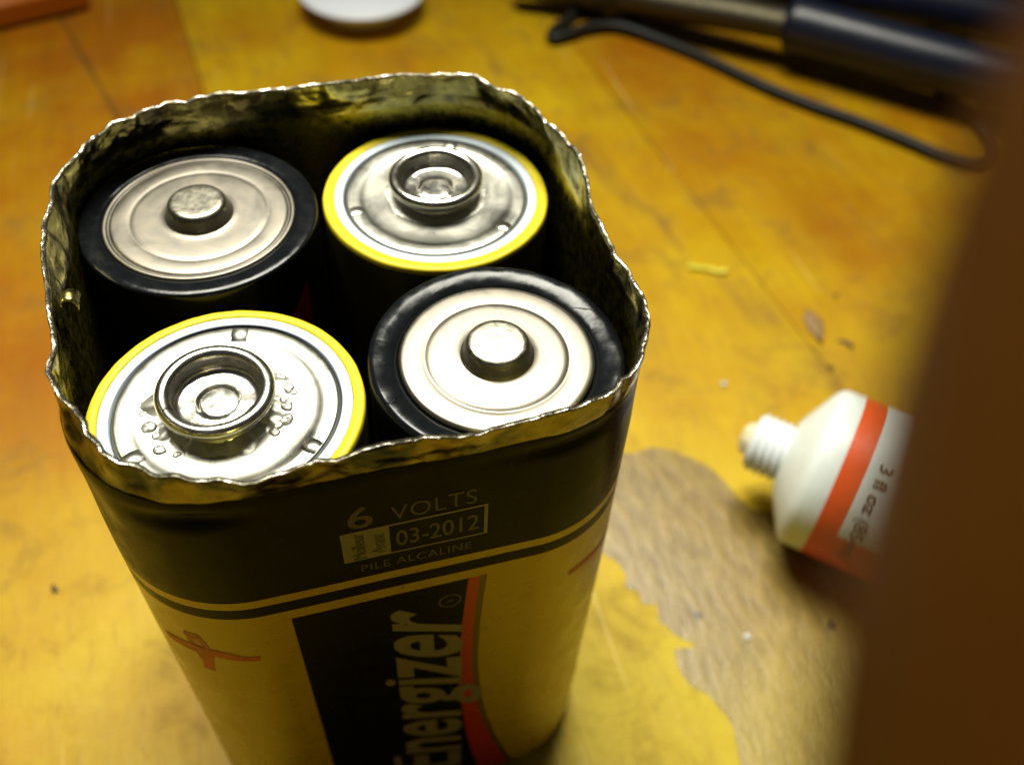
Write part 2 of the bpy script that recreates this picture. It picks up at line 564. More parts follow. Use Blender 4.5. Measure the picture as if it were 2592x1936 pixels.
o = mesh('worn_patch', [(p[0], p[1], 0.12) for p in pv] + [(p[0], p[1], -0.05) for p in pv],
         [tuple(range(n - 1, -1, -1))] + [(i, (i + 1) % n, n + (i + 1) % n, n + i) for i in range(n)], 'patch', table, smooth=False)
bm = bmesh.new()
bm.from_mesh(o.data)
bmesh.ops.triangulate(bm, faces=[f for f in bm.faces if len(f.verts) > 4])
bmesh.ops.recalc_face_normals(bm, faces=bm.faces)
bm.to_mesh(o.data)
bm.free()
o['label'] = 'grey-brown patch with ragged edges where the varnish has gone'

# ------------------------------------------------------------------ battery case
HW, CR, CX = 34.6, 17.0, 0.5
case = thing('battery_case', (CX, 0, TZ), 'square yellow and black steel lantern battery case with its lid torn off', 'battery case')
RIM = [(-35.4,3.7),(-35.3,6.1),(-35.0,8.2),(-35.0,10.4),(-34.7,15.0),(-34.5,16.4),(-34.2,18.1),(-33.3,20.6),(-31.7,23.0),(-30.9,24.4),(-30.2,25.4),(-28.4,27.9),(-26.9,29.3),(-25.6,30.3),(-23.9,30.7),(-23.0,31.5),(-21.1,32.9),(-19.1,33.6),(-17.6,33.9),(-16.0,33.9),(-13.3,34.3),(-10.1,34.6),(-7.2,34.3),(-2.2,33.8),(1.5,33.6),(6.4,33.8),(10.5,33.9),(16.6,33.8),(20.5,33.6),(23.8,32.7),(26.2,31.2),(27.1,29.9),(29.0,27.3),(30.4,26.0),(32.0,24.0),(33.0,21.3),(33.6,17.6),(34.2,16.3),(34.9,13.2),(35.6,10.1),(35.7,6.1),(35.3,3.7),(34.2,0.0),(34.0,-3.0),(33.9,-7.2),(34.2,-9.9),(33.7,-12.2),(34.2,-13.6),(34.4,-16.0),(34.4,-18.6),(34.2,-21.3),(34.0,-23.4),(32.8,-25.3),(31.6,-27.0),(30.8,-28.8),(29.3,-30.8),(28.3,-31.5),(27.6,-31.7),(27.1,-32.3),(26.1,-33.1),(24.8,-33.6),(22.8,-34.2),(20.9,-34.6),(18.8,-34.6),(16.6,-34.8),(15.1,-34.8),(13.2,-34.9),(11.6,-35.0),(10.2,-35.4),(8.6,-35.5),(7.4,-35.2),(6.1,-34.8),(4.8,-34.6),(3.8,-34.7),(1.8,-34.9),(0.4,-34.6),(-0.9,-34.6),(-2.5,-34.7),(-4.1,-35.0),(-5.2,-35.2),(-7.3,-34.8),(-8.8,-35.1),(-10.3,-35.6),(-11.8,-35.6),(-13.4,-36.0),(-14.9,-35.9),(-15.7,-35.5),(-17.1,-34.7),(-18.7,-34.6),(-19.7,-34.3),(-20.8,-33.6),(-21.7,-33.3),(-22.8,-33.2),(-23.7,-32.6),(-24.3,-31.7),(-25.2,-30.9),(-26.2,-30.6),(-26.6,-30.6),(-27.3,-29.8),(-28.2,-28.8),(-28.8,-27.3),(-30.1,-25.6),(-30.2,-24.2),(-30.7,-23.0),(-31.4,-21.9),(-32.2,-20.8),(-32.7,-19.8),(-33.2,-17.6),(-33.6,-16.1),(-34.0,-14.6),(-33.8,-13.1),(-33.6,-11.2),(-33.8,-9.3),(-34.2,-7.2),(-34.4,-3.9),(-34.7,-0.3)]
RIM = [(x - CX, y) for x, y in RIM]


def perim(n):
    """points and outward normals round the case, counter-clockwise from the middle of the right side"""
    L = 2 * (HW - CR)
    A = math.pi / 2 * CR
    tot = 4 * (L + A)
    out = []
    for i in range(n):
        s = (i / n) * tot + L / 2
        s %= tot
        k = int(s // (L + A))
        t = s - k * (L + A)
        if t < L:
            p, nr = Vector((HW, -L / 2 + t)), Vector((1, 0))
        else:
            a = (t - L) / CR
            p = Vector((HW - CR + CR * math.cos(a), HW - CR + CR * math.sin(a)))
            nr = Vector((math.cos(a), math.sin(a)))
        r = Matrix.Rotation(k * math.pi / 2, 2)
        out.append((r @ p, r @ nr))
    return out


NP = 960
PR = perim(NP)


def rim_off(p, nr):
    best = None
    m = len(RIM)
    for i in range(m):
        a, b = Vector(RIM[i]), Vector(RIM[(i + 1) % m])
        e = b - a
        det = nr.x * -e.y + e.x * nr.y
        if abs(det) < 1e-9:
            continue
        w = a - p
        t = (w.x * -e.y + e.x * w.y) / det
        u = (nr.x * w.y - nr.y * w.x) / det
        if -0.001 <= u <= 1.001 and (best is None or abs(t) < abs(best)):
            best = t
    return max(-4.5, min(1.6, best if best is not None else 0.0))


OFF = [rim_off(p, nr) for p, nr in PR]
OFF = [(OFF[i - 1] + 2 * OFF[i] + OFF[(i + 1) % NP]) / 4 for i in range(NP)]
TOP = []
for i, (p, nr) in enumerate(PR):
    em = max(0.15, 0.55 + 1.3 * nz(p.x, p.y, 11, 0.09))
    z = 9.0 + 0.60 * nz(p.x, p.y, 3, 0.22) + em * 0.40 * nz(p.x, p.y, 9, 0.55) + em * 0.10 * nz(p.x, p.y, 2, 1.8)
    TOP.append(z - TZ)


def dent(p, z):
    """shallow dents in the sheet below the torn edge"""
    d = 0.16 * nz(p.x, p.y, z, 0.06)
    g = lambda x, y, zz, sx, sz, a: a * math.exp(-(((p.x - x) ** 2 + (p.y - y) ** 2) / sx ** 2 + ((z - zz) / sz) ** 2))
    d -= g(-21.5, -34, 1.6, 5.5, 1.3, 0.75) + g(22, -34, 2.6, 9, 1.1, 0.6) + g(-32, -25, -4, 4, 6, 0.5) + g(33, -22, 0, 5, 5, 0.5)
    d -= g(33, 0, 6, 7, 5, 0.4)
    return d


LBL = 4.8
# printed shell: outer wall from the rolled foot to the end of the label
zs = [-101.9, -101.6, -100.9, -100.0, -98, -94] + [-90 + 5 * i for i in range(17)] + [-7, -5.2, -4, -3, -2.2, -1.5, -0.8, 0, .7, 1.4, 2.1, 2.8, 3.4, 4.0, 4.5, LBL]
inset = {-101.9: 2.0, -101.6: 1.1, -100.9: 0.4, -100.0: 0.1}
vs, fs = [], []
for z in zs:
    top = max(0.0, (z + 1.0) / 5.8)
    for i, (p, nr) in enumerate(PR):
        o_ = -inset.get(z, 0.0) + dent(p, z) + 0.25 * top * OFF[i] * 0.3 - 0.12 * max(0, z - 3.4)
        q = p + nr * o_
        vs.append((q.x, q.y, z - TZ + (0.12 * nz(p.x, p.y, 4, 0.5) if z == LBL else 0)))
for j in range(len(zs) - 1):
    for i in range(NP):
        a, b = j * NP + i, j * NP + (i + 1) % NP
        fs.append((a, b, b + NP, a + NP))
# floor of the case
fs.append(tuple(range(NP - 1, -1, -1)))
shell = mesh('shell', vs, fs, 'label', case)
shell['label'] = 'printed yellow and black sides'

# bare torn band above the label, inner wall and the torn edge between them
TH = 0.34
vs, fs, idx = [], [], []
rows_o = [(LBL - 0.35, 0.0)] + [(None, t / 12) for t in range(0, 13)]
NB = 14
for j in range(NB):
    t = j / (NB - 1)
    for i, (p, nr) in enumerate(PR):
        zb = LBL - 0.3 - TZ
        z = zb + (TOP[i] - zb) * t
        cr = t * (1.0 if t < 0.999 else 0.9)
        crum = (0.62 * nz(p.x, p.y, z * 1.2, 0.24) + 0.13 * nz(p.x, p.y, z * 1.6, 0.7) + 0.03 * nz(p.x, p.y, z, 2.0)) * min(1, t * 3) * max(0.3, 0.8 + 1.2 * nz(p.x, p.y, 21, 0.07))
        o_ = OFF[i] * (t ** 0.8 * 0.9 + 0.1 * t) - 0.22 + 0.22 * t + crum * 0.8 + 0.25 * 0.3 * OFF[i] * (1 - t)
        q = p + nr * o_
        vs.append((q.x, q.y, z))
outer_rows = NB
# torn lip: ragged thickness at the very top
for k, (dz, w) in enumerate(((0.10, 0.25), (0.05, 0.75))):
    for i, (p, nr) in enumerate(PR):
        b = Vector(vs[(NB - 1) * NP + i])
        rag = 0.09 * nz(p.x, p.y, 5 + k * 3, 1.1) + 0.06 * nz(p.x, p.y, 8 + k * 5, 2.6)
        q = Vector((b.x, b.y)) - nr * (TH * 0.85 * w + rag * 0.6)
        vs.append((q.x, q.y, b.z + dz + rag))
# inner face going down
for j in range(NB - 1, -1, -1):
    t = j / (NB - 1)
    for i, (p, nr) in enumerate(PR):
        b = Vector(vs[j * NP + i])
        q = Vector((b.x, b.y)) - nr * (TH + 0.25 * t)
        vs.append((q.x, q.y, b.z - 0.05 * t))
for z, w in ((3.2, -.55), (1.5, -.4), (-4, -.4), (-12, -.45), (-25, -.45), (-50, -.45), (-100.5, -.45)):
    for i, (p, nr) in enumerate(PR):
        q = p + nr * (w + dent(p, z))
        vs.append((q.x, q.y, z - TZ))
nrow = len(vs) // NP
for j in range(nrow - 1):
    for i in range(NP):
        a, b = j * NP + i, j * NP + (i + 1) % NP
        fs.append((a, b, b + NP, a + NP))
        idx.append(2 if j < NB - 1 else 3 if j < NB + 2 else 0 if j < 2 * NB + 2 else 1)
fs.append(tuple((nrow - 1) * NP + i for i in range(NP)))
idx.append(1)
band = mesh('torn_rim', vs, fs, None, case, mats=['torn', 'inner', 'torn_out', 'lip'], idx=idx)
band['label'] = 'bare crumpled steel edge torn all round'

# small curled flap on the left inside the torn edge
fl = []
ff = []
for i in range(9):
    a = i / 8
    ang = -0.6 + a * 4.2
    for j in range(4):
        w = j / 3 - 0.5
        fl.append((-33.4 - CX + 1.1 + 1.25 * math.cos(ang) * (1 - .25 * a) + w * .15, -3.2 + w * 2.6 * (1 - 0.5 * a), 7.2 - TZ + 1.3 * math.sin(ang) * (1 - .25 * a)))
for i in range(8):
    for j in range(3):
        k = i * 4 + j
        ff.append((k, k + 1, k + 5, k + 4))
flap = mesh('curled_flap', fl, ff, 'torn', case)
sm = flap.modifiers.new('thick', 'SOLIDIFY')
sm.thickness = 0.0002


# printed lettering on the front face
def front(name, glyphs, fit, mat, rot=False, off=0.05):
    """fit = (x0, x1, z0, z1) on the face; rot: reads upwards"""
    gv, gf = glyphs
    us = [v[0] for v in gv]
    ws = [v[1] for v in gv]
    u0, u1, w0, w1 = min(us), max(us), min(ws), max(ws)
    x0, x1, z0, z1 = fit
    out = []
    for u, w in gv:
        a, b = (u - u0) / (u1 - u0), (w - w0) / (w1 - w0)
        if rot:
            x, z = x1 - b * (x1 - x0), z0 + a * (z1 - z0)
        else:
            x, z = x0 + a * (x1 - x0), z0 + b * (z1 - z0)
        p = Vector((x - CX, -HW))
        out.append((x - CX, -HW - off - dent(p, z), z - TZ))
    o = mesh(name, out, [tuple(f) for f in gf], mat, case, smooth=False)
    bm = bmesh.new()
    bm.from_mesh(o.data)
    bmesh.ops.recalc_face_normals(bm, faces=bm.faces)
    for f in bm.faces:
        f.normal_update()
        if f.normal.y > 0:
            f.normal_flip()
    bm.to_mesh(o.data)
    bm.free()
    return o


def rects(rs):
    v, f = [], []
    for (x0, x1, z0, z1) in rs:
        k = len(v)
        v += [(x0, z0), (x1, z0), (x1, z1), (x0, z1)]
        f.append((k, k + 1, k + 2, k + 3))
    return v, f


front('voltage_digit', text2d('6', 0.012), (-5.2, -2.3, -5.3, -0.9), 'print_small')
front('voltage_word', text2d('VOLTS', 0.0, 0, 1.08), (-0.2, 10.0, -5.2, -2.3), 'print_small')
BX = (-6.3, 11.4, -12.4, -5.9)
front('date_box', rects([(-6.3, -0.6, -12.4, -5.9), (-0.6, 11.4, -6.25, -5.9), (-0.6, 11.4, -12.4, -12.1), (10.95, 11.4, -12.1, -6.25)]), BX, 'print_grey', off=0.04)
front('date', text2d('03-2012', 0.012), (0.1, 10.3, -11.0, -7.6), 'print_small')
front('date_note', text2d('Meilleur', 0.0), (-5.2, -3.6, -12.1, -6.5), 'print_black', rot=True, off=0.09)
front('date_note', text2d('Avant', 0.0), (-2.9, -1.2, -11.6, -7.4), 'print_black', rot=True, off=0.09)
front('type_line', text2d('PILE ALCALINE', 0.004, 0, 1.1), (-4.4, 9.4, -15.2, -13.6), 'print_small')
# maker's word reading upwards, slanted
gv, gf = text2d('Energizer', 0.020, 0.0, 1.0)
xh = max(v[1] for v in text2d('x', 0.020)[0])
lo_, hi_ = min(v[1] for v in gv), max(v[1] for v in gv)


def vmap(w):
    if w < 0:
        return 3.7 * w / -lo_
    return 9.5 * w / xh if w < xh else 9.5 + 2.4 * (w - xh) / (hi_ - xh)


u0, u1 = min(v[0] for v in gv), max(v[0] for v in gv)
gv = [((u - u0) / (u1 - u0) * 62.0 + 0.50 * vmap(w), vmap(w)) for u, w in gv]
us = [v[0] for v in gv]
front('maker_word', (gv, gf), (8.0 - 11.9, 11.7, -93.5 + min(us), -93.5 + max(us)), 'print_grey', rot=True, off=0.06)
v1, f1 = text2d('R', 0.01)
rv = [(0.5 + (a - 0.3) * 0.42, 0.5 + (b - 0.35) * 0.42) for a, b in v1]
nn = 28
k = len(rv)
rf = list(f1)
for i in range(nn):
    a = 2 * math.pi * i / nn
    rv += [(0.5 + .5 * math.cos(a), 0.5 + .5 * math.sin(a)), (0.5 + .42 * math.cos(a), 0.5 + .42 * math.sin(a))]
for i in range(nn):
    a, b = k + 2 * i, k + 2 * ((i + 1) % nn)
    rf.append((a, b, b + 1, a + 1))
front('registered_mark', (rv, rf), (5.0, 8.2, -29.6, -26.2), 'print_small', rot=True)


def stroke(name, pts, wid):
    """marker stroke on the case wall; points given on the wall, pressed onto the nearest perimeter"""
    P = smooth_path(pts, 8)
    vs, fs = [], []
    m = len(P)
    for i, p in enumerate(P):
        q = Vector((p.x - CX, p.y))
        pi, (pp, nr) = min(enumerate(PR), key=lambda e: (e[1][0] - q).length)
        t = P[min(m - 1, i + 1)] - P[max(0, i - 1)]
        tan = Vector((-nr.y, nr.x))
        ts = t.x * tan.x + t.y * tan.y
        l = math.hypot(ts, t.z) or 1
        du, dz = -t.z / l, ts / l
        w = wid * (0.55 + 0.45 * math.sin(math.pi * min(1, 0.12 + i / (m - 1)))) * (1 + 0.25 * nz(i * 0.9, 3, 1))
        for sgn in (-1, 1):
            qq = Vector((q.x, q.y)) + tan * (du * w * sgn)
            ppn, nrn = min(PR, key=lambda e: (e[0] - qq).length)
            z = p.z + dz * w * sgn
            r = ppn + nrn * (0.06 + dent(ppn, z))
            vs.append((r.x, r.y, z - TZ))
    for i in range(m - 1):
        fs.append((2 * i, 2 * i + 1, 2 * i + 3, 2 * i + 2))
    o = mesh(name, vs, fs, 'marker', case, smooth=False)
    o['label'] = 'red marker stroke'
    return o


stroke('marker_stroke', [(-31.1, -27.3, -33.0), (-29.1, -29.6, -32.0), (-26.9, -31.5, -31.7), (-24.1, -33.1, -31.5), (-21.8, -33.9, -32.1), (-19.2, -34.5, -32.3)], 1.15)
stroke('marker_stroke', [(-27.2, -31.3, -26.8), (-26.7, -31.6, -29.6), (-26.4, -31.8, -32.6), (-26.6, -31.6, -37.6)], 1.5)
stroke('marker_stroke', [(24.2, -33.5, -30.2), (26.9, -32.1, -30.3), (30.2, -29.5, -31.4), (32.5, -26, -32.5)], 0.75)

# ------------------------------------------------------------------ the four cells
BASE = -100.0


def wob_edge(seed, amp):
    def f(r, z, a):
        k = amp * nz(math.cos(a) * 3 + seed, math.sin(a) * 3, z * 0.2, 1.5) + amp * 0.6 * nz(math.cos(a) * 11, math.sin(a) * 11 + seed, 0, 1.0)
        return r + k * 0.6, z + (k if z > 1 else 0)
    return f


def cell_empty(x, y, label):
    return thing('battery_cell', (x, y, BASE), label, 'battery cell', group='cells packed in the lantern case')


def positive_cell(x, y, zt, r, rc, label, seed, raised, rot):
    e = cell_empty(x, y, label)
    H = zt - BASE
    if raised:    # wrap stands up as a rolled lip round the disc, then dips to it
        top = [(r, -1.6), (r - .05, -.9), (r - .22, -.4), (r - .55, -.08), (r - 1.0, 0.0), (r - 1.8, -.12), (r - 2.7, -.36), (rc + .65, -.62), (rc + .4, -.78), (rc + .2, -1.0), (rc - .1, -1.7)]
        dz = -0.45
    else:
        top = [(r, -1.0), (r - .04, -.4), (r - .14, -.12), (r - .32, 0.0), (r - 1.2, .0), (r - 2.2, -.05), (rc + .3, -.12), (rc + .12, -.3), (rc - .1, -.9)]
        dz = -0.15
    prof = [(r - .3, 0.0), (r, 0.6)] + [(r, H * t / 4) for t in (1, 2, 3)] + [(a, H + b) for a, b in top]
    am = 0.07 if raised else 0.02

    def wob(rr, z, a):
        if z < H - 3:
            return rr, z
        k = am * nz(math.cos(a) * 5 + seed, math.sin(a) * 5, rr * .35) + am * 0.8 * nz(math.cos(a) * 9, math.sin(a) * 9 + seed, rr * .5)
        return rr + 0.5 * k, z + k
    v, f = lathe(prof, 160, wob=wob)
    f.append(tuple(range(159, -1, -1)))
    wr = mesh('wrap', v, f, 'black_wrap', e)
    # shrink-film creases running in towards the disc
    for j in range(5 if raised else 2):
        a = rnd.uniform(0, 6.28) if not raised else (2.9, 3.35, 4.5, 5.6, 0.4)[j]
        pts = []
        for t in range(7):
            q = t / 6
            rr = r - .5 + (rc + .5 - (r - .5)) * q
            aa = a + 0.10 * math.sin(q * 3 + j) + .05 * q
            zz = H + (-.05 if raised else -.02) - (0.75 * q * q if raised else .12 * q) + .04
            pts.append(Vector((rr * math.cos(aa), rr * math.sin(aa), zz)))
        v, f = sweep(pts, lambda t: 0.12 * (1 - abs(2 * t - 1) * .7), 6)
        mesh('crease', v, f, 'black_wrap', wr)
    h = H + dz
    if raised:
        cap = [(rc - .1, -1.2), (rc, -.35), (rc - .12, -.08), (rc - .4, .05), (rc - .8, .10), (9.9, .08), (9.5, .05), (9.3, .0), (9.15, .0), (9.0, .06), (8.75, .17), (8.4, .22), (7.9, .23)]
    else:
        cap = [(rc - .1, -1.2), (rc, -.1), (rc - .1, .08), (rc - .35, .13), (rc - .62, .05), (rc - .75, -.18), (rc - .9, -.2), (rc - 1.05, .02), (rc - 1.4, .10), (10.1, .10), (9.7, .07), (9.5, .03), (9.35, .06), (9.1, .12), (8.7, .15)]
    cap += [(6.4, cap[-1][1]), (5.6, cap[-1][1] - .02), (5.0, cap[-1][1] + .02), (4.7, cap[-1][1] + .12)]
    v, f = lathe([(a, h + b) for a, b in cap], 128)
    cp = mesh('cap_disc', v, f, 'cap', e)
    zb = h + cap[-1][1]
    nh = 2.35
    nub = [(4.7, 0), (4.48, .25), (4.38, .7), (4.22, 1.35), (4.05, 1.8), (3.85, 2.12), (3.55, 2.3), (3.1, nh), (2, nh), (1, nh), (0.01, nh)]
    s2 = seed

    def wobn(rr, z, a):
        return rr, z + (0.02 * nz(rr * math.cos(a) * .8 + s2, rr * math.sin(a) * .8, 0) if z > zb + 2 else 0)
    v, f = lathe([(a, zb + b) for a, b in nub], 96, wob=wobn)
    f.append(tuple((len(nub) - 1) * 96 + i for i in range(96)))
    mesh('terminal_nub', v, f, 'nub', cp)
    return e


def negative_cell(x, y, zt, r, label, seed, rx, ry, tabs, soldered, seam_a, hgt_ring):
    e = cell_empty(x, y, label)
    H = zt - BASE
    prof = [(r - .3, 0), (r, .6)] + [(r, H * t / 4) for t in (1, 2, 3)] + [(r, H - 2.4), (r, H - .9), (r - .06, H - .35), (r - .18, H - .1), (r - .36, H + .0), (15.05, H + .02), (14.98, H - .12), (14.95, H - .6)]
    v, f = lathe(prof, 160, wob=lambda rr, z, a: (rr + (0.05 * nz(math.cos(a) * 9 + seed, math.sin(a) * 9, 0) if z > H - 2 else 0), z + (0.06 * nz(math.cos(a) * 7 + seed, math.sin(a) * 7, 1) if z > H - 1 else 0)))
    f.append(tuple(range(159, -1, -1)))
    mesh('wrap', v, f, None, e, mats=['yellow_wrap', 'dark_body'], idx=[1 if k < 6 * 160 or k >= len(f) - 1 else 0 for k in range(len(f))])
    v, f = lathe([(14.95, H - .7), (14.94, H - .1), (14.8, H - .03), (13.75, H - .03), (13.66, H - .1), (13.63, H - 1.3)], 128)
    mesh('insulator_ring', v, f, 'white_ring', e)
    pl = [(13.62, -.9), (13.5, -.85), (13.42, -.6), (13.34, -.3), (13.2, -.13), (12.95, -.06), (12.4, -.04), (11.7, -.06), (11.3, -.12), (11.0, -.24), (10.6, -.36), (10.2, -.42), (9.2, -.50), (8.2, -.50), (7.6, -.5), (4.5, -.5), (0.01, -.5)]
    v, f = lathe([(a, H + b) for a, b in pl], 144)
    f.append(tuple((len(pl) - 1) * 144 + i for i in range(144)))
    cp = mesh('end_plate', v, f, 'plate', e)
    for a in tabs:           # pressed-up vent tabs bridging the outer ring
        vs, fs = [], []
        for i in range(5):
            rr = 10.5 + i * 0.62
            zz = H + (-.55, -.12, .10, .13, -.02)[i]
            for s in (-1.2, -0.95, 0.95, 1.2):
                lift = 0.0 if abs(s) < 1 else -0.35
                vs.append((rr * math.cos(a) - s * math.sin(a), rr * math.sin(a) + s * math.cos(a), zz + lift))
        for i in range(4):
            for j in range(3):
                k = i * 4 + j
                fs.append((k, k + 4, k + 5, k + 1))
        mesh('vent_tab', vs, fs, 'plate', cp)
    # contact ring: short tube with a rolled top
    zr = H - 0.5
    hh = hgt_ring
    pr = [(7.0, 0.0), (6.2, .05), (5.8, .2), (5.6, .6), (5.5, 1.1), (5.5, hh - 1.4)]
    for q in range(13):
        a = math.radians(-115 + q * 290 / 12)
        pr.append((6.15 + .95 * math.cos(a), hh - .35 + .88 * math.sin(a)))
    pr += [(5.25, hh - 1.4), (5.15, hh - 1.7), (5.2, 1.35), (5.15, 1.0), (4.9, .75), (4.3, .62), (3.0, .6), (2.55, .62), (2.35, .78), (2.0, .86), (1.0, .84), (0.01, .86)]
    sq = lambda rr, z, a: (rr * (1 + 0.012 * math.cos(2 * a + seed)), z + (0.06 * math.cos(a * 2 + seed) if z > zr + 2 else 0) + (0.05 * nz(rr * math.cos(a), rr * math.sin(a), seed) if rr < 4.5 else 0))
    v, f = lathe([(a, zr + b) for a, b in pr], 112, rx, ry, wob=sq)
    f.append(tuple((len(pr) - 1) * 112 + i for i in range(112)))
    rg = mesh('contact_ring', v, f, 'ring', e)
    a = seam_a
    vs, fs = [], []
    for q in range(8):
        t = math.radians(60 + q * 19)
        for s in (-.10, .10):
            rr = 6.15 + 1.03 * math.cos(t)
            vs.append((rx + rr * math.cos(a) - s * math.sin(a), ry + rr * math.sin(a) + s * math.cos(a), zr + hh - .35 + .98 * math.sin(t)))
    fs = [(2 * i, 2 * i + 1, 2 * i + 3, 2 * i + 2) for i in range(7)]
    mesh('ring_joint', vs, fs, 'print_black', rg)
    # solder fillet and beads round the foot of the ring
    n1 = 180
    vs, fs = [], []
    for i in range(n1):
        a = 2 * math.pi * i / n1
        lump = max(0.0, nz(math.cos(a) * 2.2 + seed, math.sin(a) * 2.2, 0) + 0.25) * soldered
        fine = max(0.0, nz(math.cos(a) * 9, math.sin(a) * 9 + seed, 0)) * soldered
        wdt = 0.5 + 2.6 * lump + 1.1 * fine
        hgt = 0.15 + 0.7 * lump + 0.4 * fine
        for k in range(6):
            t = k / 5
            rr = 5.7 + (1.1 + wdt) * t
            vs.append((rx + rr * math.cos(a), ry + rr * math.sin(a), zr + hgt * math.cos(t * math.pi / 2) ** 0.8 + 0.02 + (0.18 * soldered * nz(rr * math.cos(a), rr * math.sin(a), seed, 1.3) if 0 < t < 1 else 0)))
    for i in range(n1):
        for k in range(5):
            a, b = i * 6 + k, ((i + 1) % n1) * 6 + k
            fs.append((a, a + 1, b + 1, b))
    if soldered > 0.6:
        beads = [(0.35, 8.0, .75), (0.1, 8.3, .9), (-.25, 8.0, .8), (-.5, 8.4, 1.05), (-.75, 8.1, .7), (.6, 7.7, .5), (.8, 7.8, .55), (3.3, 8.4, .95), (3.05, 8.9, .5), (3.75, 8.8, .8), (4.0, 8.1, .5), (-.1, 7.6, .6), (0.0, 8.9, .45), (-.62, 7.8, .8), (3.5, 8.0, .6), (0.22, 7.5, .7)]
    else:
        beads = [(rnd.uniform(0, 6.28), rnd.uniform(7.3, 8.0), rnd.uniform(.18, .35)) for _ in range(14)]
    for a, rr, br in beads:
        o0 = len(vs)
        bx, by = rx + rr * math.cos(a), ry + rr * math.sin(a)
        for q in range(7):
            ph = q / 6 * math.pi / 2 * 1.15 - 0.15
            for k in range(12):
                th = 2 * math.pi * k / 12
                w = br * (0.95 + 0.35 * nz(math.cos(th) * 1.1 + a * 7, math.sin(th) * 1.1, q * .2))
                vs.append((bx + w * math.cos(ph) * math.cos(th), by + w * math.cos(ph) * math.sin(th), zr + 0.0 + w * .38 * math.sin(ph)))
        for q in range(6):
            for k in range(12):
                p0, p1 = o0 + q * 12 + k, o0 + q * 12 + (k + 1) % 12
                fs.append((p0, p1, p1 + 12, p0 + 12))
        fs.append(tuple(o0 + 72 + k for k in range(12)))
    so = mesh('solder', vs, fs, 'solder', rg)
    so['kind'] = 'stuff'
    return e


BL = positive_cell(-17.12, 17.45, 1.0, 16.35, 13.2, 'black-wrapped cell with dull silver disc, in the back corner beside the ring-topped cell', 1.3, False, 0)
BR = negative_cell(16.6, 16.35, -0.3, 16.65, 'yellow-rimmed ring-topped cell at the back, with clean dark shadow under its ring', 4.1, 0.2, 1.0,
                   [math.radians(x) for x in (187, 67, -50)], 0.25, math.radians(92), 2.9)
FL = negative_cell(-16.5, -17.0, -0.75, 16.45, 'yellow-rimmed ring-topped cell at the front, with lumpy solder beads round its ring', 8.7, -0.9, 0.8,
                   [math.radians(x) for x in (78, 205, -42)], 1.0, math.radians(200), 3.1)
FR = positive_cell(17.03, -16.95, 0.25, 16.45, 12.45, 'black-wrapped cell with bright silver disc and creased glossy film, at the front', 6.2, True, 0)

# red print and a white letter on the black cell body behind the front ring cell
rp = []
rfc = []
rr = 16.42
for i in range(7):
    a = math.radians(-92 + i * 9)
    t = i / 6
    z0, z1 = -22 + 4 * t, -20 + 15.0 * t
    for z in (z0, z1):
        rp.append((rr * math.cos(a), rr * math.sin(a), z - BASE))
for i in range(6):
    rfc.append((2 * i, 2 * i + 2, 2 * i + 3, 2 * i + 1))
mesh('red_print', rp, rfc, 'red_print', BL)
gv, gf = text2d('e', 0.02)
lv = []
for u, w in gv:
    a = math.radians(-62 + u * 38)
    lv.append((16.5 * math.cos(a), 16.5 * math.sin(a), -15 + w * 10 - BASE))
mesh('white_letter', lv, gf, 'print_grey', BL, smooth=False)

# ------------------------------------------------------------------ glue tube
TR = 18.67
tb = thing('glue_tube', (87.74, 17.45, TZ + TR), 'uncapped white glue tube with orange stripe lying on the bare patch', 'tube', rotz=-0.7683)


def ring_x(prof, n=72, flat=None):
    """profile (x, r) swept about the local x axis; body flattens towards the crimp"""
    vs, fs = [], []
    for x, r in prof:
        k = flat(x) if flat else (1.0, 1.0, 0.0)
        for i in range(n):
            a = 2 * math.pi * i / n
            vs.append((x, r * k[0] * math.cos(a), r * k[1] * math.sin(a) + k[2]))
    for j in range(len(prof) - 1):
        for i in range(n):
            a, b = j * n + i, j * n + (i + 1) % n
            fs.append((a, b, b + n, a + n))
    return vs, fs


def flat(x):
    t = max(0.0, min(1.0, (x - 45) / 85))
    t = t * t * (3 - 2 * t)
    return (1 + 0.5 * t, 1 - 0.93 * t, -TR * 0.93 * t)


v, f = ring_x([(10.2, 7.6), (10.6, 8.4), (11.4, 10.2), (13.6, 14.3), (15.2, 17.2), (16.2, 18.3), (17.4, 18.67)] + [(17.4 + 4 * i, TR) for i in range(1, 30)], flat=flat)
v = [(p[0], p[1] + (0.25 * nz(p[0], p[1], p[2], .12) if p[0] > 14 else 0), p[2] + (0.25 * nz(p[1], p[2], p[0], .12) if p[0] > 14 and p[2] > -15 else 0)) for p in v]
f.append(tuple((36 - 1) * 72 + i for i in range(72)))
bd = mesh('body', v, f, 'tube', tb)
th = [(2.0, 4.4), (2.3, 5.9), (3.0, 6.4)]
for i in range(4):
    x = 3.1 + i * 1.75
    th += [(x, 6.35), (x + .35, 7.0), (x + .75, 7.0), (x + 1.1, 6.35)]
th += [(10.3, 6.3), (10.6, 8.4)]
v, f = ring_x(th, 48)
nk = mesh('threaded_nozzle', v, f, 'neck', tb)
v, f = ring_x([(-0.3, 1.8), (-0.1, 2.8), (0.6, 3.6), (1.6, 4.0), (2.4, 4.4)], 32)
f.append(tuple(range(31, -1, -1)))
v = [(p[0] + 0.4 * nz(p[1], p[2], 2, .6), p[1] * (1 + .12 * nz(p[1], p[2], 5, .7)), p[2]) for p in v]
mesh('glue_plug', v, f, 'glue', nk)
gv, gf = text2d('3 fl oz (85gm)', 0.01, 0, 1.05)
us = [u for u, w in gv]
u0, u1 = min(us), max(us)
lv = []
